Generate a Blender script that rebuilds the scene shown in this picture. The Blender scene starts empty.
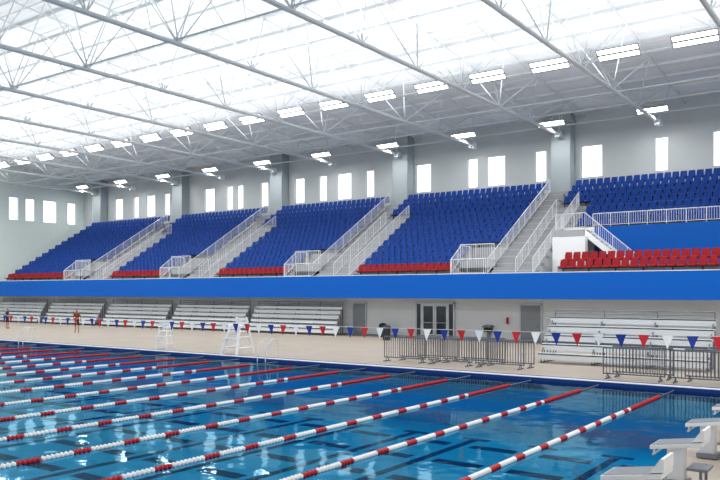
import bpy, math, random
from mathutils import Vector, Matrix
random.seed(4)
scene = bpy.context.scene
EYE = 3.1

# ------------------------------------------------------------------ materials
def lin(c):
    return tuple(((v/255)/12.92 if v/255 <= 0.04045 else (((v/255)+0.055)/1.055)**2.4) for v in c)
def mat(name, rgb, rough=0.6, metal=0.0, noise=0.0, scale=3.0, emit=None, estr=0.0, bump=0.0, bscale=20, spec=0.5):
    m = bpy.data.materials.new(name); m.use_nodes = True
    nt = m.node_tree; b = nt.nodes['Principled BSDF']
    c = lin(rgb)
    b.inputs['Base Color'].default_value = (*c, 1)
    b.inputs['Roughness'].default_value = rough
    b.inputs['Metallic'].default_value = metal
    b.inputs['Specular IOR Level'].default_value = spec
    if emit:
        b.inputs['Emission Color'].default_value = (*lin(emit), 1)
        b.inputs['Emission Strength'].default_value = estr
    if noise > 0 or bump > 0:
        tc = nt.nodes.new('ShaderNodeTexCoord')
    if noise > 0:
        n = nt.nodes.new('ShaderNodeTexNoise'); n.inputs['Scale'].default_value = scale
        n.inputs['Detail'].default_value = 4
        r = nt.nodes.new('ShaderNodeValToRGB')
        r.color_ramp.elements[0].position = 0.3; r.color_ramp.elements[1].position = 0.7
        r.color_ramp.elements[0].color = (*[v*(1-noise) for v in c], 1)
        r.color_ramp.elements[1].color = (*[min(1, v*(1+noise)) for v in c], 1)
        nt.links.new(tc.outputs['Object'], n.inputs['Vector'])
        nt.links.new(n.outputs['Fac'], r.inputs['Fac'])
        nt.links.new(r.outputs['Color'], b.inputs['Base Color'])
    if bump > 0:
        n2 = nt.nodes.new('ShaderNodeTexNoise'); n2.inputs['Scale'].default_value = bscale
        bp = nt.nodes.new('ShaderNodeBump'); bp.inputs['Strength'].default_value = bump
        nt.links.new(tc.outputs['Object'], n2.inputs['Vector'])
        nt.links.new(n2.outputs['Fac'], bp.inputs['Height'])
        nt.links.new(bp.outputs['Normal'], b.inputs['Normal'])
    return m

M_wall   = mat('painted_block_wall', (192,198,200), 0.8, noise=0.03, scale=0.6)
M_lower  = mat('lower_block_wall', (206,210,213), 0.8, noise=0.03, scale=0.8)
M_col    = mat('column_paint', (160,170,175), 0.8)
M_end    = mat('end_wall_paint', (210,221,219), 0.8, noise=0.02)
M_fascia = mat('blue_fascia', (0,92,190), 0.6, spec=0.2)
M_bluew  = mat('blue_panel', (0,84,172), 0.6, spec=0.2)
M_seatb  = mat('blue_seat_plastic', (5,57,136), 0.6, spec=0.2)
M_seatr  = mat('red_seat_plastic', (142,18,30), 0.6, spec=0.2)
M_conc   = mat('stand_concrete', (154,156,160), 0.85, noise=0.05)
M_deck   = mat('pool_deck_concrete', (162,151,138), 0.6, noise=0.07, scale=0.5, bump=0.05)
M_white  = mat('white_paint', (232,234,236), 0.4)
M_steel  = mat('white_steel', (204,210,213), 0.5, spec=0.3)
M_purlin = mat('roof_purlin_paint', (210,215,218), 0.6, spec=0.2)
M_rail   = mat('rail_aluminium', (215,218,222), 0.4, 0.1)
M_alu    = mat('aluminium_plank', (222,226,230), 0.5, 0.05)
M_grey   = mat('galvanised_steel', (118,124,132), 0.5, 0.2)
M_bar    = mat('barrier_steel', (92,98,108), 0.5, 0.1)
M_dark   = mat('dark_rubber', (34,36,40), 0.6)
M_door   = mat('grey_door', (128,134,140), 0.5)
M_frame  = mat('door_frame_aluminium', (190,193,197), 0.35, 0.4)
M_glass  = mat('dark_glass', (48,58,66), 0.08)
M_win    = mat('daylight_window', (255,255,255), 0.3, emit=(244,250,255), estr=1.6)
M_lamp   = mat('lamp_diffuser', (255,255,255), 0.4, emit=(255,255,252), estr=4.0)
M_tile   = mat('navy_tile', (12,50,120), 0.25)
M_aqua   = mat('pool_plaster', (124,204,224), 0.6, noise=0.04)
M_lane   = mat('lane_marking', (3,16,66), 0.5)
M_red    = mat('float_red', (180,14,30), 0.45)
M_wht    = mat('float_white', (236,236,236), 0.45)
M_flagb  = mat('flag_blue', (18,50,150), 0.6)
M_flagr  = mat('flag_red', (200,25,40), 0.6)
M_flagw  = mat('flag_white', (240,240,240), 0.6)
M_skin   = mat('skin', (180,130,104), 0.55)
M_hair   = mat('hair', (40,28,22), 0.7)
M_shirt  = mat('red_shirt', (120,46,40), 0.8)
M_shirt2 = mat('dark_shirt', (38,44,60), 0.8)
M_short  = mat('shorts', (28,30,40), 0.8)

# roof deck with corrugation
def roof_mat():
    m = mat('ribbed_roof_deck', (230,233,235), 0.6)
    nt = m.node_tree; b = nt.nodes['Principled BSDF']
    tc = nt.nodes.new('ShaderNodeTexCoord')
    w = nt.nodes.new('ShaderNodeTexWave'); w.bands_direction = 'Y'; w.inputs['Scale'].default_value = 0.8
    bp = nt.nodes.new('ShaderNodeBump'); bp.inputs['Strength'].default_value = 0.35; bp.inputs['Distance'].default_value = 0.06
    nt.links.new(tc.outputs['Object'], w.inputs['Vector'])
    nt.links.new(w.outputs['Fac'], bp.inputs['Height'])
    nt.links.new(bp.outputs['Normal'], b.inputs['Normal'])
    return m
M_roof = roof_mat()

def water_mat():
    m = bpy.data.materials.new('pool_water'); m.use_nodes = True
    nt = m.node_tree; nt.nodes.clear()
    out = nt.nodes.new('ShaderNodeOutputMaterial')
    mix = nt.nodes.new('ShaderNodeMixShader')
    tr = nt.nodes.new('ShaderNodeBsdfTransparent'); tr.inputs['Color'].default_value = (0.13,0.64,0.80,1)
    gl = nt.nodes.new('ShaderNodeBsdfGlossy'); gl.inputs['Roughness'].default_value = 0.05
    gl.inputs['Color'].default_value = (0.38,0.64,0.74,1)
    fr = nt.nodes.new('ShaderNodeFresnel'); fr.inputs['IOR'].default_value = 1.33
    tc = nt.nodes.new('ShaderNodeTexCoord')
    n = nt.nodes.new('ShaderNodeTexNoise'); n.inputs['Scale'].default_value = 1.1; n.inputs['Detail'].default_value = 2
    bp = nt.nodes.new('ShaderNodeBump'); bp.inputs['Strength'].default_value = 0.12; bp.inputs['Distance'].default_value = 0.1
    nt.links.new(tc.outputs['Object'], n.inputs['Vector'])
    nt.links.new(n.outputs['Fac'], bp.inputs['Height'])
    nt.links.new(bp.outputs['Normal'], gl.inputs['Normal'])
    nt.links.new(bp.outputs['Normal'], fr.inputs['Normal'])
    nt.links.new(fr.outputs['Fac'], mix.inputs['Fac'])
    nt.links.new(tr.outputs[0], mix.inputs[1]); nt.links.new(gl.outputs[0], mix.inputs[2])
    nt.links.new(mix.outputs[0], out.inputs['Surface'])
    return m
M_water = water_mat()

# ------------------------------------------------------------------ mesh builder
class MB:
    def __init__(s): s.v=[]; s.f=[]; s.m=[]; s.mats=[]
    def mi(s, m):
        if m not in s.mats: s.mats.append(m)
        return s.mats.index(m)
    def add(s, vs, fs, m):
        o=len(s.v); s.v += [tuple(v) for v in vs]
        k=s.mi(m)
        for f in fs: s.f.append(tuple(i+o for i in f)); s.m.append(k)
    def box(s, x0,x1,y0,y1,z0,z1,m):
        vs=[(x0,y0,z0),(x1,y0,z0),(x1,y1,z0),(x0,y1,z0),(x0,y0,z1),(x1,y0,z1),(x1,y1,z1),(x0,y1,z1)]
        s.add(vs,[(3,2,1,0),(4,5,6,7),(0,1,5,4),(1,2,6,5),(2,3,7,6),(3,0,4,7)],m)
    def tube(s,a,b,r,m,n=6,r2=None):
        a=Vector(a); b=Vector(b); d=(b-a)
        if d.length<1e-6: return
        d.normalize(); up=Vector((0,0,1)) if abs(d.z)<0.9 else Vector((1,0,0))
        p=d.cross(up).normalized(); q=d.cross(p)
        if r2 is None: r2=r
        vs=[]
        for c,rr in((a,r),(b,r2)):
            for i in range(n):
                t=2*math.pi*i/n+math.pi/n
                vs.append(c+p*math.cos(t)*rr+q*math.sin(t)*rr)
        fs=[(i,(i+1)%n,n+(i+1)%n,n+i) for i in range(n)]
        fs+= [tuple(range(n-1,-1,-1)), tuple(range(n,2*n))]
        s.add(vs,fs,m)
    def prism_x(s, prof, x0,x1,m):   # prof list of (y,z)
        n=len(prof)
        vs=[(x0,y,z) for y,z in prof]+[(x1,y,z) for y,z in prof]
        fs=[(i,(i+1)%n,n+(i+1)%n,n+i) for i in range(n)]
        fs+=[tuple(range(n-1,-1,-1)),tuple(range(n,2*n))]
        s.add(vs,fs,m)
    def prism_y(s, prof, y0,y1,m):   # prof list of (x,z)
        n=len(prof)
        vs=[(x,y0,z) for x,z in prof]+[(x,y1,z) for x,z in prof]
        fs=[(i,(i+1)%n,n+(i+1)%n,n+i) for i in range(n)]
        fs+=[tuple(range(n-1,-1,-1)),tuple(range(n,2*n))]
        s.add(vs,fs,m)
    def mesh(s,name):
        me=bpy.data.meshes.new(name); me.from_pydata(s.v,[],s.f)
        for m in s.mats: me.materials.append(m)
        me.polygons.foreach_set('material_index', s.m); me.update()
        return me
    def obj(s,name,loc=(0,0,0),rotz=0,fix=True):
        me=s.mesh(name)
        if fix:
            import bmesh
            bm=bmesh.new(); bm.from_mesh(me); bmesh.ops.recalc_face_normals(bm,faces=bm.faces); bm.to_mesh(me); bm.free()
        return inst(name,me,loc,rotz)
def inst(name,me,loc=(0,0,0),rotz=0):
    o=bpy.data.objects.new(name,me); o.location=loc; o.rotation_euler=(0,0,rotz)
    scene.collection.objects.link(o); return o

XL, XR = -82.0, 14.0          # hall extents along the stand
XS = -78.9                    # left end of the raked seating
YB = 56.0                     # back wall
ZD = 4.2                      # concourse level
def roofz(y): return 16.5 + (YB-y)*0.10 if y>14 else 16.5+42*0.10-(14-y)*0.10

# ------------------------------------------------------------------ walls
# back windows: (centre x, width)
wins=[(-10.0,0.9),(-13.8,0.9),(-18.8,1.6),(-22.8,0.9),(-26.6,1.6),(-28.7,0.9),(-33.4,1.5),
      (-39.0,0.9),(-41.9,1.6),(-44.4,0.9),(-47.3,1.2),(-51.9,1.0),(-55.3,0.9),(-56.8,0.9),(-59.8,1.5),
      (-66.6,0.9),(-69.4,1.5),(-72.0,0.9),(-75.2,1.5),(-79.9,0.9),(-4.5,1.6),(0.5,0.9),(4.5,1.6),(9,.9)]
wins.sort()
WZ0,WZ1=11.7,14.1
mb=MB()
mb.box(XL,XR,YB,YB+.4,0,WZ0,M_wall); mb.box(XL,XR,YB,YB+.4,WZ1,17.2,M_wall)
x=XL
for c,w in wins:
    mb.box(x,c-w/2,YB,YB+.4,WZ0,WZ1,M_wall); x=c+w/2
mb.box(x,XR,YB,YB+.4,WZ0,WZ1,M_wall)
mb.obj('wall_back')
k=1
for c,w in wins:
    b=MB(); y=YB+.18
    b.box(c-w/2+.05,c+w/2-.05,y,y+.04,WZ0+.05,WZ1-.05,M_win)
    for (a0,a1,z0,z1) in((c-w/2,c-w/2+.05,WZ0,WZ1),(c+w/2-.05,c+w/2,WZ0,WZ1),(c-w/2+.05,c+w/2-.05,WZ0,WZ0+.05),(c-w/2+.05,c+w/2-.05,WZ1-.05,WZ1)):
        b.box(a0,a1,y-.05,y+.08,z0,z1,M_frame)
    b.obj('window_%d'%k); k+=1
ew=[(6,1.5),(10,1.0),(14,1.5),(18,1.0),(22,1.5),(26,1.0),(30,1.5),(34,1.0),(38,1.5),(41.5,1.0),(44.4,1.4),(46.9,1.1),(48.9,1.1),(51.4,1.7),(54.3,1.1)]
mb=MB(); mb.box(XL-.4,XL,-8,YB+.4,0,11.3,M_end); mb.box(XL-.4,XL,-8,YB+.4,13.9,21.5,M_end)
y=-8
for c,w in ew:
    mb.box(XL-.4,XL,y,c-w/2,11.3,13.9,M_end); y=c+w/2
mb.box(XL-.4,XL,y,YB+.4,11.3,13.9,M_end)
mb.obj('wall_left')
for c,w in ew:
    b=MB(); xx=XL-.22
    b.box(xx,xx+.04,c-w/2+.05,c+w/2-.05,11.35,13.85,M_win)
    for (a0,a1,z0,z1) in((c-w/2,c-w/2+.05,11.3,13.9),(c+w/2-.05,c+w/2,11.3,13.9),(c-w/2+.05,c+w/2-.05,11.3,11.35),(c-w/2+.05,c+w/2-.05,13.85,13.9)):
        b.box(xx-.04,xx+.1,a0,a1,z0,z1,M_frame)
    b.obj('window_%d'%k); k+=1
cols=[-20.8-14.3*i for i in range(-2,5)]
for c in cols:
    b=MB(); b.box(c-.75,c+.75,54.95,YB,10.55,16.6,M_col); b.box(c-.85,c+.85,54.85,YB,15.9,16.1,M_col)
    b.obj('wall_pilaster')

# ------------------------------------------------------------------ ceiling
mb=MB()
ys=[-8,0,7,14,21,28,35,42,49,YB+.4]
for a,b_ in zip(ys[:-1],ys[1:]):
    za,zb=roofz(a),roofz(b_)
    mb.prism_x([(a,za),(b_,zb),(b_,zb+.3),(a,za+.3)],XL-.4,XR,M_roof)
mb.obj('ceiling')
mb=MB()
y=-6
while y<56:
    z=roofz(y)
    mb.box(XL,XR,y-.035,y+.035,z-.16,z-.12,M_purlin); mb.box(XL,XR,y-.012,y+.012,z-.12,z,M_purlin)
    y+=2.1
mb.obj('roof_purlins')

# trusses
def truss():
    b=MB(); zc=14.9; W=1.5
    b.tube((0,-6,zc),(0,54.9,zc),.115,M_steel,8)
    n=12; y0,y1=-6,54.4; st=(y1-y0)/n
    for sx in(-W,W):
        for a,c in((-6,14),(14,55.9)):
            b.tube((sx,a,roofz(a)-.26),(sx,c,roofz(c)-.26),.06,M_steel,6)
    for i in range(n):
        ya=y0+i*st; ym=ya+st/2; yb=ya+st
        for sx in(-W,W):
            b.tube((0,ya,zc),(sx,ym,roofz(ym)-.26),.036,M_steel,5)
            b.tube((sx,ym,roofz(ym)-.26),(0,yb,zc),.036,M_steel,5)
        b.tube((-W,ym,roofz(ym)-.26),(W,ym,roofz(ym)-.26),.03,M_steel,5)
    b.box(-.2,.2,54.3,54.93,zc-.25,zc+.2,M_steel)
    return b.mesh('roof_truss')
tm=truss()
tx=[-6.5+7.15*2-7.15*i for i in range(0,13)]
for x in tx:
    if XL+1<x<XR-1: inst('roof_truss',tm,(x,0,0))
mb=MB()
for yy in (4,24,38.9):
    mb.tube((XL,yy,15.05),(XR,yy,15.05),.045,M_steel,6)
    mb.tube((XL,yy,roofz(yy)-.35),(XR,yy,roofz(yy)-.35),.04,M_steel,6)
    xs=sorted([x for x in tx if XL<x<XR])
    for a,c in zip(xs[:-1],xs[1:]):
        mb.tube((a,yy,15.05),((a+c)/2,yy,roofz(yy)-.35),.03,M_steel,5)
        mb.tube((c,yy,15.05),((a+c)/2,yy,roofz(yy)-.35),.03,M_steel,5)
for yy in (46.5,50,53.6):
    mb.tube((XL,yy,15.3),(XR,yy,15.3),.06,M_steel,6)
mb.obj('roof_bracing')

# ------------------------------------------------------------------ luminaires
def lamp_mesh(L,W):
    b=MB()
    t=math.radians(36)
    def pt(x,y,z): return (x, y*math.cos(t)+z*math.sin(t), -y*math.sin(t)+z*math.cos(t))
    h=W/2
    vs=[pt(-L/2,-h,0),pt(L/2,-h,0),pt(L/2,h,0),pt(-L/2,h,0),pt(-L/2*.9,-h*.5,.2),pt(L/2*.9,-h*.5,.2),pt(L/2*.9,h*.5,.2),pt(-L/2*.9,h*.5,.2)]
    b.add(vs,[(4,5,6,7),(0,1,5,4),(1,2,6,5),(2,3,7,6),(3,0,4,7)],M_grey)
    for q in(0,1):
        a0=-h+.05+q*h; a1=a0+h-.1
        b.add([pt(-L/2+.06,a0,-.01),pt(L/2-.06,a0,-.01),pt(L/2-.06,a1,-.01),pt(-L/2+.06,a1,-.01)],[(0,3,2,1)],M_lamp)
    for a0,a1 in((-h,-h+.05),(-.05,.05),(h-.05,h)):
        b.add([pt(-L/2,a0,-.012),pt(L/2,a0,-.012),pt(L/2,a1,-.012),pt(-L/2,a1,-.012)],[(0,3,2,1)],M_grey)
    for x in(-L*.3,L*.3): b.tube((x,.05,.1),(x,.05,.75),.02,M_steel,5)
    return b.mesh('ceiling_light')
lm1=lamp_mesh(2.1,.72); lm2=lamp_mesh(2.1,.5)
def lamp(x,y,z,me,p):
    o0=inst('ceiling_light',me,(x,y,z))
    l=bpy.data.lights.new('lamp','AREA'); l.shape='RECTANGLE'; l.size=1.7; l.size_y=.3; l.energy=p
    l.color=(1,.98,.95)
    o=bpy.data.objects.new('lamp_glow',l); o.location=(0,0,-.4); o.parent=o0; scene.collection.objects.link(o)
n=-5
while -7.85-3.57*n>XL+2:
    lamp(-7.85-3.57*n,38.0,15.0,lm1,235)
    lamp(-7.85-3.57*n,12.0,15.0,lm1,235)
    n+=1
for i in range(-3,9):
    lamp(-20.8-7.15*i+.0,53.0,15.4,lm2,180)
# added fill strips facing up, not real fixtures, to brighten the roof
for yy,pw in((42,2000),(36,3000),(29,2700),(21,1700),(10,800)):
    l=bpy.data.lights.new('roof_fill','AREA'); l.shape='RECTANGLE'; l.size=90; l.size_y=3.0; l.energy=pw
    o=bpy.data.objects.new('roof_fill_strip',l); o.location=(-34,yy,15.3); o.rotation_euler=(math.pi,0,0)
    scene.collection.objects.link(o)

# ------------------------------------------------------------------ deck + pool
PX0,PX1,PY0,PY1=-53.0,-3.5,3.1,26.0
mb=MB()
mb.box(XL,XR,PY1,YB,-.4,0,M_deck); mb.box(XL,XR,-8,PY0,-.4,0,M_deck)
mb.box(XL,PX0,PY0,PY1,-.4,0,M_deck); mb.box(PX1,XR,PY0,PY1,-.4,0,M_deck)
mb.obj('floor')
mb=MB()
D=-2.1
mb.box(PX0-.3,PX1+.3,PY0-.3,PY1+.3,D-.3,D,M_aqua)
mb.box(PX0-.3,PX1+.3,PY1,PY1+.3,D,-.41,M_aqua); mb.box(PX0-.3,PX1+.3,PY0-.3,PY0,D,-.41,M_aqua)
mb.box(PX0-.3,PX0,PY0,PY1,D,-.41,M_aqua); mb.box(PX1,PX1+.3,PY0,PY1,D,-.41,M_aqua)
mb.box(PX0,PX1,PY1-.03,PY1,-.41,.0,M_tile); mb.box(PX0,PX1,PY0,PY0+.03,-.41,0,M_tile)
mb.box(PX0,PX0+.03,PY0,PY1,-.41,0,M_tile); mb.box(PX1-.03,PX1,PY0,PY1,-.41,0,M_tile)
for a in((PX0-.35,PX1+.35,PY1,PY1+.28),(PX0-.35,PX1+.35,PY0-.28,PY0)):
    mb.box(*a,0,.02,M_white)
for a in((PX0-.35,PX1+.35,PY1+.28,PY1+.5),(PX0-.35,PX1+.35,PY0-.5,PY0-.28)):
    mb.box(*a,0,.02,M_tile)
ropeX=[-6.0-2.46*i for i in range(0,19)]
lanes=[-4.75]+[(a+b)/2 for a,b in zip(ropeX[:-1],ropeX[1:])]
for x in lanes:
    mb.box(x-.14,x+.14,PY0+2,PY1-2,D,D+.01,M_lane)
    for yy in(PY0+2,PY1-2): mb.box(x-.5,x+.5,yy-.14,yy+.14,D,D+.012,M_lane)
yy=PY0+2.2
while yy<PY1-1:
    for x in ropeX:
        mb.box(x-.8,x+.8,yy-.24,yy+.24,D,D+.011,M_lane)
    yy+=2.5
mb.obj('swimming_pool')
mb=MB()
mb.add([(PX0,PY0,-.12),(PX1,PY0,-.12),(PX1,PY1,-.12),(PX0,PY1,-.12)],[(0,1,2,3)],M_water)
mb.obj('pool_water')

# lane ropes
b=MB()
L=PY1-PY0; yy=1.2; R=.062
while yy<L-1.9:
    if L-1.9-yy<3.2 or yy<4.2: m=M_red
    else: m=M_red if (yy%1.15)<.42 else M_wht
    b.tube((0,yy,0),(0,yy+.035,0),R*.55,m,10,R); b.tube((0,yy+.035,0),(0,yy+.085,0),R,m,10,R*.55)
    yy+=.1
b.tube((0,0.03,0),(0,L-.03,0),.012,M_grey,5)
rm=b.mesh('lane_rope')
for x in ropeX: inst('lane_rope',rm,(x,PY0+.0,-.10))

# ------------------------------------------------------------------ grandstand structure
RUN,RISE,Y0=0.8,0.485,43.6
NR=14
def ry(i): return Y0+RUN*i
def rz(i): return ZD+RISE*i
def profile(i0,ystart,zs):
    p=[(ystart,zs)]
    for i in range(i0,NR):
        p.append((ry(i) if i>i0 else ystart,rz(i))); p.append((ry(i+1),rz(i)))
    p.append((YB-.02,rz(NR-1))); p.append((YB-.02,zs))
    q=[p[0]]
    for a in p[1:]:
        if abs(a[0]-q[-1][0])>1e-5 or abs(a[1]-q[-1][1])>1e-5: q.append(a)
    return q
mb=MB()
mb.prism_x(profile(1,ry(1),ZD),XS,-17.9,M_conc)
mb.prism_x(profile(6,48.02,ZD),-17.9,XR,M_conc)
mb.box(XL+.02,XR,42.25,YB-.02,3.86,ZD,M_conc)
mb.box(XL+.02,XR,42.65,43.98,2.95,3.86,M_lower)
mb.obj('grandstand')
mb=MB(); mb.box(XL,XR,42.0,42.25,2.68,ZD+.02,M_fascia); mb.box(XL,XR,42.0,42.3,ZD+.02,ZD+.06,M_white)
mb.box(XL,XR,42.25,42.6,2.68,2.9,M_fascia)
mb.obj('trim_fascia')
mb=MB(); mb.box(-15.9,XR,47.9,48.0,ZD,7.25,M_bluew); mb.box(-17.9,-15.9,47.9,48,ZD,7.25,M_white)
mb.obj('wall_stand_front')
mb=MB(); mb.box(XL,XR,44.0,44.3,0,3.85,M_lower); mb.obj('wall_lower')
b=MB(); b.box(XL,XR,43.97,44.0,0,.12,M_grey); b.obj('baseboard_lower')

# chairs
def chair_geo():
    v=[];f=[]
    w=.225
    xs=[-w,-w*.5,w*.5,w]; bow=[-.04,.0,.0,-.04]
    o=len(v)
    for (z,y,s) in((.40,.20,1),(.66,.25,1),(.86,.30,.86)):
        for i,x in enumerate(xs): v.append((x*s,y+bow[i],z))
    for (z,y,s) in((.40,.20,1),(.66,.25,1),(.86,.30,.86)):
        for i,x in enumerate(xs): v.append((x*s,y+bow[i]+.035,z))
    for r in range(2):
        for c in range(3):
            a=o+r*4+c; f.append((a,a+1,a+5,a+4)); a2=a+12; f.append((a2+1,a2,a2+4,a2+5))
    for c in range(3): f.append((o+8+c,o+9+c,o+21+c,o+20+c))
    for r in range(2):
        f.append((o+r*4+4,o+r*4+16,o+r*4+12,o+r*4)); f.append((o+r*4+3,o+r*4+15,o+r*4+19,o+r*4+7))
    o=len(v); prof=[(.21,.40),(.02,.41),(-.16,.43),(-.21,.39)]
    for y,z in prof:
        for x in(-w,w): v.append((x,y,z))
    for y,z in prof:
        for x in(-w,w): v.append((x*.95,y,z-.05))
    for r in range(3):
        a=o+2*r; f.append((a,a+2,a+3,a+1)); f.append((a+8,a+9,a+11,a+10))
        f.append((a,a+8,a+10,a+2)); f.append((a+1,a+3,a+11,a+9))
    f.append((o+6,o+14,o+15,o+7))
    return v,f
CV,CF=chair_geo()
def seat_rows(name,rows,matf):
    b=MB()
    for (i,x0,x1) in rows:
        n=int((x1-x0)/.52); off=((x1-x0)-n*.52)/2
        m=matf(i); zz=rz(i)
        for k in range(n):
            cx=x0+off+(k+.5)*.52; cy=ry(i)+.42; cz=zz
            b.add([(cx+a,cy+c,cz+d) for a,c,d in CV],CF,m)
        b.box(x0+.1,x1-.1,ry(i)+.42,ry(i)+.50,zz+.28,zz+.34,M_dark)
        x=x0+.4
        while x<x1-.2:
            b.box(x-.03,x+.03,ry(i)+.42,ry(i)+.5,zz,zz+.28,M_dark); x+=1.56
    b.obj(name)
mf=lambda i: M_seatr if i<1 else M_seatb
for kk in range(0,4):
    c=-20.8-14.3*kk
    rows=[]
    for i in range(NR):
        right=c-.6 if i>=4 else c-3.1
        left=c-14.3+(.8 if i>=10 else 3.2)
        if kk==3: left=XS+.15
        rows.append((i,left,right))
    seat_rows('stadium_seat_section',rows,mf)
rows=[(i,(-19.8 if i>=10 else -17.6),XR) for i in range(6,NR)]
seat_rows('stadium_seat_section',rows,mf)
b=MB(); b.box(-17.0,XR,44.4,45.3,ZD,ZD+RISE,M_conc); b.obj('seating_riser')
seat_rows('stadium_seat_section',[(0,-16.9,XR),(1,-16.9,XR)],lambda i:M_seatr)

# stairs in the aisles with rails
def railing(b,pts,h=1.0,sp=.16,post=1.2,m=M_rail,r=.028):
    for a,c in zip(pts[:-1],pts[1:]):
        a=Vector(a);c=Vector(c);u=Vector((0,0,h));l=Vector((0,0,.12))
        b.tube(a+u,c+u,r,m,6); b.tube(a+l,c+l,r*.7,m,5)
        d=(c-a).length; n=max(1,int(d/sp))
        for i in range(n+1):
            p=a+(c-a)*(i/n)
            big = (i% max(1,int(post/sp))==0) or i==n
            b.tube(p if big else p+l,p+u,r if big else .013,m,5 if big else 4)
for kk in range(0,4):
    c=-20.8-14.3*kk
    b=MB()
    xr=c+3.0 if kk else c+2.6
    for i in range(0,NR-1):
        x1=xr if i<10 else c+.7
        b.box(c-.4,x1,ry(i)+.4,ry(i)+.8,rz(i)+.0,rz(i)+RISE/2,M_conc)
        b.box(c-.4,x1,ry(i)+.40,ry(i)+.45,rz(i)+RISE/2,rz(i)+RISE/2+.01,M_white)
    railing(b,[(c-.42,43.5,ZD),(c-.42,ry(13),rz(13))],1.0)
    railing(b,[(xr,43.5,ZD),(xr,ry(10),rz(10))],1.0)
    railing(b,[(c+1.3,43.9,ZD),(c+1.3,ry(9),rz(9))],1.0,sp=.3)
    b.box(c-2.9,c-.45,44.4,ry(3)-.01,ZD,rz(2),M_conc)
    railing(b,[(c-2.9,43.2,ZD-.02),(c-2.9,44.6,rz(2)),(c-2.9,46.0,rz(2))],1.0)
    railing(b,[(c-2.9,44.5,rz(2)),(c-.45,44.5,rz(2))],1.05)
    railing(b,[(c-2.9,43.3,ZD),(c-.45,43.3,ZD)],1.0)
    b.obj('aisle_stairs')
b=MB()
b.box(-17.9,-16.0,46.4,47.88,6.6,7.0,M_conc)
b.box(-17.9,-15.8,45.9,46.38,ZD,6.55,M_white)
b.box(-17.9,-17.7,46.38,47.88,ZD,6.6,M_white)
n=13
for i in range(n):
    xa=-16.0+3.2*i/n; xb=xa+3.2/n; z2=7.0-(2.8)*(i+1)/(n)
    b.box(xa,xb+.03,46.5,47.78,z2-.06,z2,M_white); b.box(xa,xa+.02,46.5,47.78,z2-.06,z2+.2,M_conc)
for ya in(46.4,47.8):
    b.prism_y([(-16.05,7.05),(-16.05,6.6),(-13.1,ZD),(-12.7,ZD),(-12.7,ZD+.1)],ya,ya+.08,M_white)
railing(b,[(-17.9,46.44,7.0),(-16.0,46.44,7.05),(-12.8,46.44,4.3)],1.0)
railing(b,[(-17.85,46.44,7.05),(-17.85,47.8,7.05)],1.0)
b.obj('side_stairs')
b=MB(); railing(b,[(-16.0,47.95,7.25),(XR,47.95,7.25)],.85,sp=.14); b.obj('guard_rail')
b=MB()
b.prism_x([(44.2,ZD),(44.2,ZD+.3),(ry(13),rz(13)+.25),(YB-.05,rz(13)+.25),(YB-.05,ZD)],XS-.12,XS-.01,M_end)
railing(b,[(XS-.06,44.2,ZD+.3),(XS-.06,ry(13),rz(13)+.25)],.9); railing(b,[(-81.8,43.2,ZD),(XS,43.2,ZD)],1.0); b.obj('guard_rail')

# ------------------------------------------------------------------ lower level doors and fittings
YW=43.96
def door_single(name,x0,x1,h):
    b=MB(); y=YW
    b.box(x0,x0+.07,y-.06,y,0.01,h,M_frame); b.box(x1-.07,x1,y-.06,y,0.01,h,M_frame); b.box(x0,x1,y-.06,y,h-.07,h,M_frame)
    b.box(x0+.07,x1-.07,y-.04,y,0.01,h-.07,M_door)
    b.tube((x1-.2,y-.1,1.0),(x1-.35,y-.1,1.0),.02,M_grey); b.tube((x1-.2,y-.04,1),(x1-.2,y-.1,1),.02,M_grey)
    b.box(x0+.2,x1-.2,y-.045,y-.04,.08,.3,M_grey)
    b.obj(name)
door_single('door_1',-32.1,-30.9,2.35)
door_single('door_2',-19.25,-17.8,2.35)
b=MB(); x0,x1,h,y=-26.8,-23.8,2.4,YW
for a in(x0,x1-.1): b.box(a,a+.1,y-.08,y,0.01,h,M_frame)
b.box(x0,x1,y-.08,y,h-.1,h,M_frame)
for a in(x0+.42,x1-.5): b.box(a,a+.08,y-.08,y,0.01,h-.1,M_frame)
b.box(x0+.1,x0+.42,y-.03,y,.1,h-.1,M_glass); b.box(x1-.42,x1-.1,y-.03,y,.1,h-.1,M_glass)
xm=(x0+x1)/2
for a,c in((x0+.5,xm),(xm,x1-.5)):
    b.box(a+.01,a+.13,y-.07,y-.01,.02,h-.11,M_frame); b.box(c-.13,c-.01,y-.07,y-.01,.02,h-.11,M_frame)
    b.box(a+.13,c-.13,y-.07,y-.01,h-.25,h-.11,M_frame); b.box(a+.13,c-.13,y-.07,y-.01,.02,.28,M_frame)
    b.box(a+.13,c-.13,y-.04,y-.01,.28,h-.25,M_glass)
    b.tube((a+.1,y-.12,1.05),(c-.1,y-.12,1.05),.02,M_frame)
b.obj('door_3')
b=MB(); b.box(-21.6,-21.1,43.7,YW,.55,.85,M_dark); b.prism_x([(43.55,.85),(YW,.85),(YW,1.0),(43.6,.95)],-21.65,-21.05,M_grey)
b.tube((-21.35,43.7,.95),(-21.35,43.72,1.06),.015,M_grey); b.box(-21.45,-21.25,43.85,YW,0.0,.55,M_grey); b.obj('drinking_fountain')
b=MB(); b.box(-20.12,-20.0,43.9,YW,1.1,1.5,M_red); b.tube((-20.06,43.84,1.1),(-20.06,43.84,1.45),.06,M_red,10); b.tube((-20.06,43.84,1.45),(-20.06,43.84,1.53),.025,M_dark,8); b.obj('fire_extinguisher')
for (x,y) in((-26.9,40.5),(-29.0,43.2)):
    b=MB(); b.tube((0,0,.0),(0,0,.85),.24,M_dark,14,.28); b.tube((0,0,.85),(0,0,.95),.30,M_dark,14,.16); b.tube((0,0,.95),(0,0,.99),.05,M_grey,8)
    b.obj('trash_can',(x,y,0))

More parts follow.
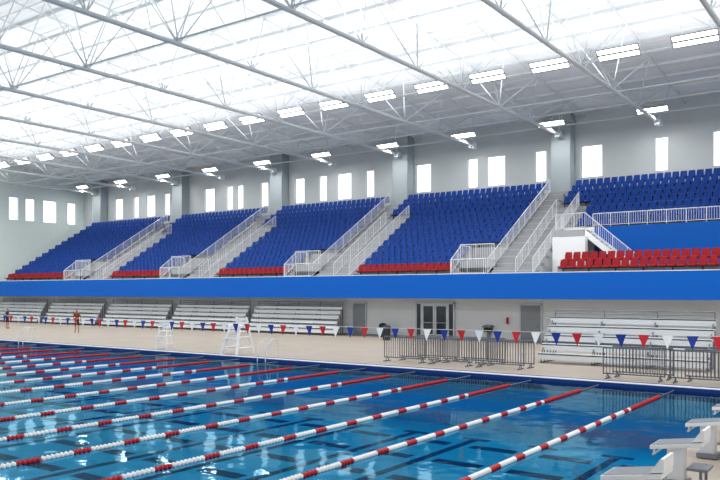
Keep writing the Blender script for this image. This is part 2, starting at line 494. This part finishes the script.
# bleachers
def bleacher(Lx,rows,run,rise,pw=.25,face=.14):
    b=MB()
    for i in range(rows):
        y=i*run; z=.42+rise*i
        b.box(0,Lx,y,y+pw,z-.045,z,M_alu); b.box(0,Lx,y,y+.02,z-face,z,M_alu)
        if i>0 and run>.35:
            b.box(0,Lx,y-.30,y-.04,z-.40,z-.36,M_alu)
    n=max(2,int(Lx/1.8))
    for k in range(n+1):
        x=.1+(Lx-.2)*k/n
        b.tube((x,0,.03),(x,rows*run,.03),.03,M_grey,4)
        b.tube((x,0.1,.35),(x,(rows-1)*run+.1,.35+rise*(rows-1)),.03,M_grey,4)
        for i in range(rows):
            b.tube((x,i*run+.12,0.03),(x,i*run+.12,.38+rise*i),.03,M_grey,4)
        b.tube((x,(rows-1)*run+.1,.03),(x,.1,.3),.02,M_grey,4)
    yb=rows*run; zt=.42+rise*(rows-1)
    for k in range(n+1):
        x=.1+(Lx-.2)*k/n; b.tube((x,yb,.03),(x,yb,zt+.3),.03,M_grey,4)
    for dz in(.15,.3): b.tube((.1,yb,zt+dz),(Lx-.1,yb,zt+dz),.022,M_grey,5)
    return b
b=bleacher(6.9,5,.36,.39,face=.26); b.obj('aluminium_bleacher',(-12.9,31.4,0))
bm_=bleacher(8.4,6,.2,.33,pw=.19,face=.25).mesh('aluminium_bleacher')
for x in(-40.9,-50.0,-59.2,-68.6,-78): inst('aluminium_bleacher',bm_,(x,42.2,0))

# crowd barriers
def barrier():
    b=MB(); L=2.1; m=M_bar
    b.tube((0,0,.15),(0,0,1.1),.024,m,6); b.tube((L,0,.15),(L,0,1.1),.024,m,6)
    b.tube((0,0,1.1),(L,0,1.1),.024,m,6); b.tube((0,0,.18),(L,0,.18),.024,m,6)
    for i in range(1,18): b.tube((L*i/18,0,.18),(L*i/18,0,1.1),.015,m,5)
    for x in(.15,L-.15):
        b.tube((x,-.3,.02),(x,.3,.02),.024,m,6); b.tube((x,-.15,.02),(x,0,.2),.02,m,5); b.tube((x,.15,.02),(x,0,.2),.02,m,5)
    return b.mesh('crowd_barrier')
bar=barrier()
for (x,y,r) in((-18.9,28.3,.02),(-16.6,28.3,-.02),(-14.3,28.2,.03),(-18.6,29.1,.03),(-16.4,29.2,-.01),(-14.2,29.1,-.03),(-18.2,30,.02),(-15.9,30,0),(-8.7,27.2,.02),(-8.6,28.0,0),(-6.4,27.2,.03),(-6.1,28.0,.0)):
    inst('crowd_barrier',bar,(x,y,0),r)

# pennant string
b=MB()
z=lambda x:2.02-.16*math.sin(math.pi*((x+57)/62)) 
cm=[M_flagb,M_flagw,M_flagr]; i=0; x=3.0
px=None
while x>-56:
    zz=z(x); 
    if px: b.tube(px,(x,21.2,zz),.008,M_wht,4)
    px=(x,21.2,zz)
    a=random.uniform(-.06,.06)
    vs=[(x+.15,21.2,zz),(x-.15,21.2,zz),(x+.02*a,21.2+a,zz-.38),(x+.15,21.212,zz),(x-.15,21.212,zz),(x+.02*a,21.212+a,zz-.38)]
    b.add(vs,[(0,1,2),(5,4,3),(0,3,4,1),(1,4,5,2),(2,5,3,0)],cm[i%3]); i+=1
    x-=.62
for x in(3.4,-56.4):
    b.tube((x,21.2,0),(x,21.2,2.15),.03,M_rail,8); b.tube((x,21.2,0),(x,21.2,.04),.16,M_rail,12)
b.tube((3.4,21.2,2.05),(3.0,21.2,z(3.0)),.008,M_wht,4); b.tube((-56.4,21.2,2.05),px,.008,M_wht,4)
b.obj('pennant_string')

# lifeguard chairs
def guard_chair(s=1.0,w=.4,r=.055):
    b=MB(); m=M_white
    for x in(-w,w):
        b.tube((x*1.25,-.6*s,0),(x*.8,-.25,1.15*s),r,m,6); b.tube((x*1.25,.55*s,0),(x*.8,.25,1.75*s),r,m,6)
        b.tube((x*1.15,-.5*s,.3),(x*1.15,.45*s,.3),r*.8,m,6); b.tube((x*1.0,-.38,.8*s),(x*1.0,.4,.8*s),r*.8,m,6)
        b.tube((x*.85,-.3,1.35*s),(x*.85,.3,1.35*s),r*.8,m,6); b.tube((x*.85,-.3,1.08*s),(x*.85,-.3,1.35*s),r*.7,m,6)
    b.box(-w*.9,w*.9,-.3,.3,1.05*s,1.12*s,m)
    for z in(1.3,1.48,1.66): b.box(-w*.8,w*.8,.22,.26,z*s-.07,z*s+.07,m)
    for q in(.2,.45,.7): b.box(-w*1.2+.1*q,w*1.2-.1*q,-.62*s+.4*q,-.48*s+.4*q,q*1.05*s,q*1.05*s+.06,m)
    b.box(-w,w,-.55*s,-.25,.72*s,.78*s,m)
    return b
b=guard_chair(1.04,.42,.075); b.obj('lifeguard_chair',(-27.1,27.3,0))
b=guard_chair(.9,.26,.035); b.obj('lifeguard_chair',(-32.6,27.3,0),.4)
def grab():
    b=MB()
    for x in(0,.5):
        P=[(x,.6,0.02),(x,.6,.7),(x,.5,.88),(x,.2,.9),(x,-.1,.7),(x,-.25,.2),(x,-.25,-.9)]
        for a,c in zip(P[:-1],P[1:]): b.tube(a,c,.022,M_rail,7)
    for z in(-.3,-.55,-.8): b.box(0,.5,-.32,-.2,z,z+.03,M_rail)
    return b.mesh('pool_ladder')
gm=grab()
for x in(-24.3,-44.5): inst('pool_ladder',gm,(x,26.0,0))

# starting blocks on the right end
def block():
    b=MB()
    b.box(-.25,.1,-.2,.2,0.02,.1,M_grey); b.box(-.2,.05,-.12,.12,.1,.62,M_white)
    b.prism_y([(-.42,.58),(.36,.70),(.36,.76),(-.42,.64)],-.3,.3,M_white)
    b.prism_y([(-.40,.643),(.34,.757),(.34,.765),(-.40,.651)],-.27,.27,M_grey)
    b.prism_y([(.2,.75),(.38,.78),(.38,.95),(.34,.95)],-.26,.26,M_white)
    for y in(-.27,.27):
        b.tube((-.36,y,.50),(-.36,y,.62),.018,M_rail,6); 
    b.tube((-.38,-.27,.5),(-.38,.27,.5),.018,M_rail,6)
    b.box(.12,.42,-.25,.25,.3,.34,M_grey); b.box(.3,.34,-.22,-.18,0,.34,M_grey); b.box(.3,.34,.18,.22,0,.34,M_grey)
    return b.mesh('starting_block')
sb=block()
for i in range(8): inst('starting_block',sb,(-2.85,5.5+2.45*i,0))

# ------------------------------------------------------------------ people
def person(loc,rot,shirt,armbend=0):
    J={'pel':(0,0,.95),'sp':(0,.01,1.15),'ch':(0,0,1.36),'nk':(0,.0,1.50),'hd':(0,-.02,1.60),'top':(0,-.01,1.72),
       'shL':(.18,0,1.42),'elL':(.25,.03,1.14),'wrL':(.27,-.08,.90),'hnL':(.27,-.10,.83),
       'shR':(-.18,0,1.42),'elR':(-.26,.02,1.15),'wrR':(-.20,-.18,1.02),'hnR':(-.15,-.22,1.0),
       'hpL':(.09,0,.90),'knL':(.11,-.03,.50),'anL':(.12,.02,.09),'toL':(.14,-.16,.035),
       'hpR':(-.09,0,.90),'knR':(-.11,.0,.50),'anR':(-.13,.05,.09),'toR':(-.15,-.13,.035)}
    Rr={'pel':.145,'sp':.125,'ch':.15,'nk':.055,'hd':.085,'top':.08,'shL':.065,'elL':.042,'wrL':.03,'hnL':.035,'shR':.065,'elR':.042,'wrR':.03,'hnR':.035,
        'hpL':.09,'knL':.06,'anL':.042,'toL':.035,'hpR':.09,'knR':.06,'anR':.042,'toR':.035}
    E=[('pel','sp'),('sp','ch'),('ch','nk'),('nk','hd'),('hd','top'),('ch','shL'),('shL','elL'),('elL','wrL'),('wrL','hnL'),
       ('ch','shR'),('shR','elR'),('elR','wrR'),('wrR','hnR'),('pel','hpL'),('hpL','knL'),('knL','anL'),('anL','toL'),('pel','hpR'),('hpR','knR'),('knR','anR'),('anR','toR')]
    names=list(J); me=bpy.data.meshes.new('body')
    me.from_pydata([J[n] for n in names],[(names.index(a),names.index(b)) for a,b in E],[])
    o=bpy.data.objects.new('tmp_body',me); scene.collection.objects.link(o)
    md=o.modifiers.new('s','SKIN')
    for i,n in enumerate(names):
        sv=me.skin_vertices[0].data[i]; sv.radius=(Rr[n],Rr[n]*(.72 if n in('sp','ch','pel') else 1)); sv.use_root=(n=='pel')
    sd=o.modifiers.new('d','SUBSURF'); sd.levels=2; sd.render_levels=2
    dg=bpy.context.evaluated_depsgraph_get(); ev=o.evaluated_get(dg); nm=bpy.data.meshes.new_from_object(ev)
    bpy.data.objects.remove(o)
    mats=[M_skin,shirt,M_short,M_hair,M_dark]
    nm.materials.clear()
    for m in mats: nm.materials.append(m)
    for p in nm.polygons:
        c=p.center; k=0
        if c.z>1.66 or (c.z>1.56 and c.y>.03): k=3
        elif c.z>1.48: k=0
        elif c.z>.98 and (abs(c.x)<.2 or c.z>1.24): k=1
        elif c.z>.55 and abs(c.x)<.2 and not(c.y<-.13): k=2
        elif c.z<.08: k=4
        p.material_index=k; p.use_smooth=True
    body=bpy.data.objects.new('standing_person',nm); scene.collection.objects.link(body)
    body.location=loc; body.rotation_euler=(0,0,rot)
    d=MB()
    for s,h in((1,Vector(J['hnL'])),(-1,Vector(J['hnR']))):
        dr=(h-Vector(J['wrL' if s==1 else 'wrR'])).normalized(); side=Vector((0,1,0)) if s==1 else Vector((0,.3,-1)).normalized()
        for i,l in enumerate((.065,.075,.07,.055)):
            p0=h+dr*.02+side*(i-1.5)*.018; p1=p0+dr*l*.55; p2=p1+dr*l*.4+Vector((-s*.015,0,0))
            d.tube(p0,p1,.009,M_skin,6,.008); d.tube(p1,p2,.008,M_skin,6,.006)
        p0=h-side*.03; d.tube(p0,p0+dr*.035-side*.02,.010,M_skin,6,.008)
    d.tube((0,-.10,1.60),(0,-.125,1.585),.012,M_skin,6,.014)
    for x in(-.03,.03): d.tube((x,-.095,1.625),(x,-.107,1.625),.009,M_dark,6)
    d.tube((-.02,-.098,1.553),(.02,-.098,1.553),.006,M_red,5)
    for x in(-.085,.085): d.tube((x,-.01,1.585),(x,0,1.635),.013,M_skin,6,.016)
    q=d.obj('face_and_fingers'); q.parent=body
    return body
person((-51.0,34.2,0),.8,M_shirt)
person((-61.5,34.6,0),2.2,M_shirt2)

# ------------------------------------------------------------------ world, camera
w=bpy.data.worlds.new('World'); scene.world=w; w.use_nodes=True
bg=w.node_tree.nodes['Background']; bg.inputs[0].default_value=(.95,.98,1,1); bg.inputs[1].default_value=.8
cam=bpy.data.cameras.new('camera'); co=bpy.data.objects.new('camera',cam); scene.collection.objects.link(co)
co.location=(0,0,EYE); co.rotation_euler=(math.pi/2,0,math.radians(35.6))
cam.lens=37.75; cam.sensor_width=36; cam.shift_y=.0722; cam.clip_end=400
scene.camera=co
scene.view_settings.view_transform='Standard'
scene.view_settings.exposure=0
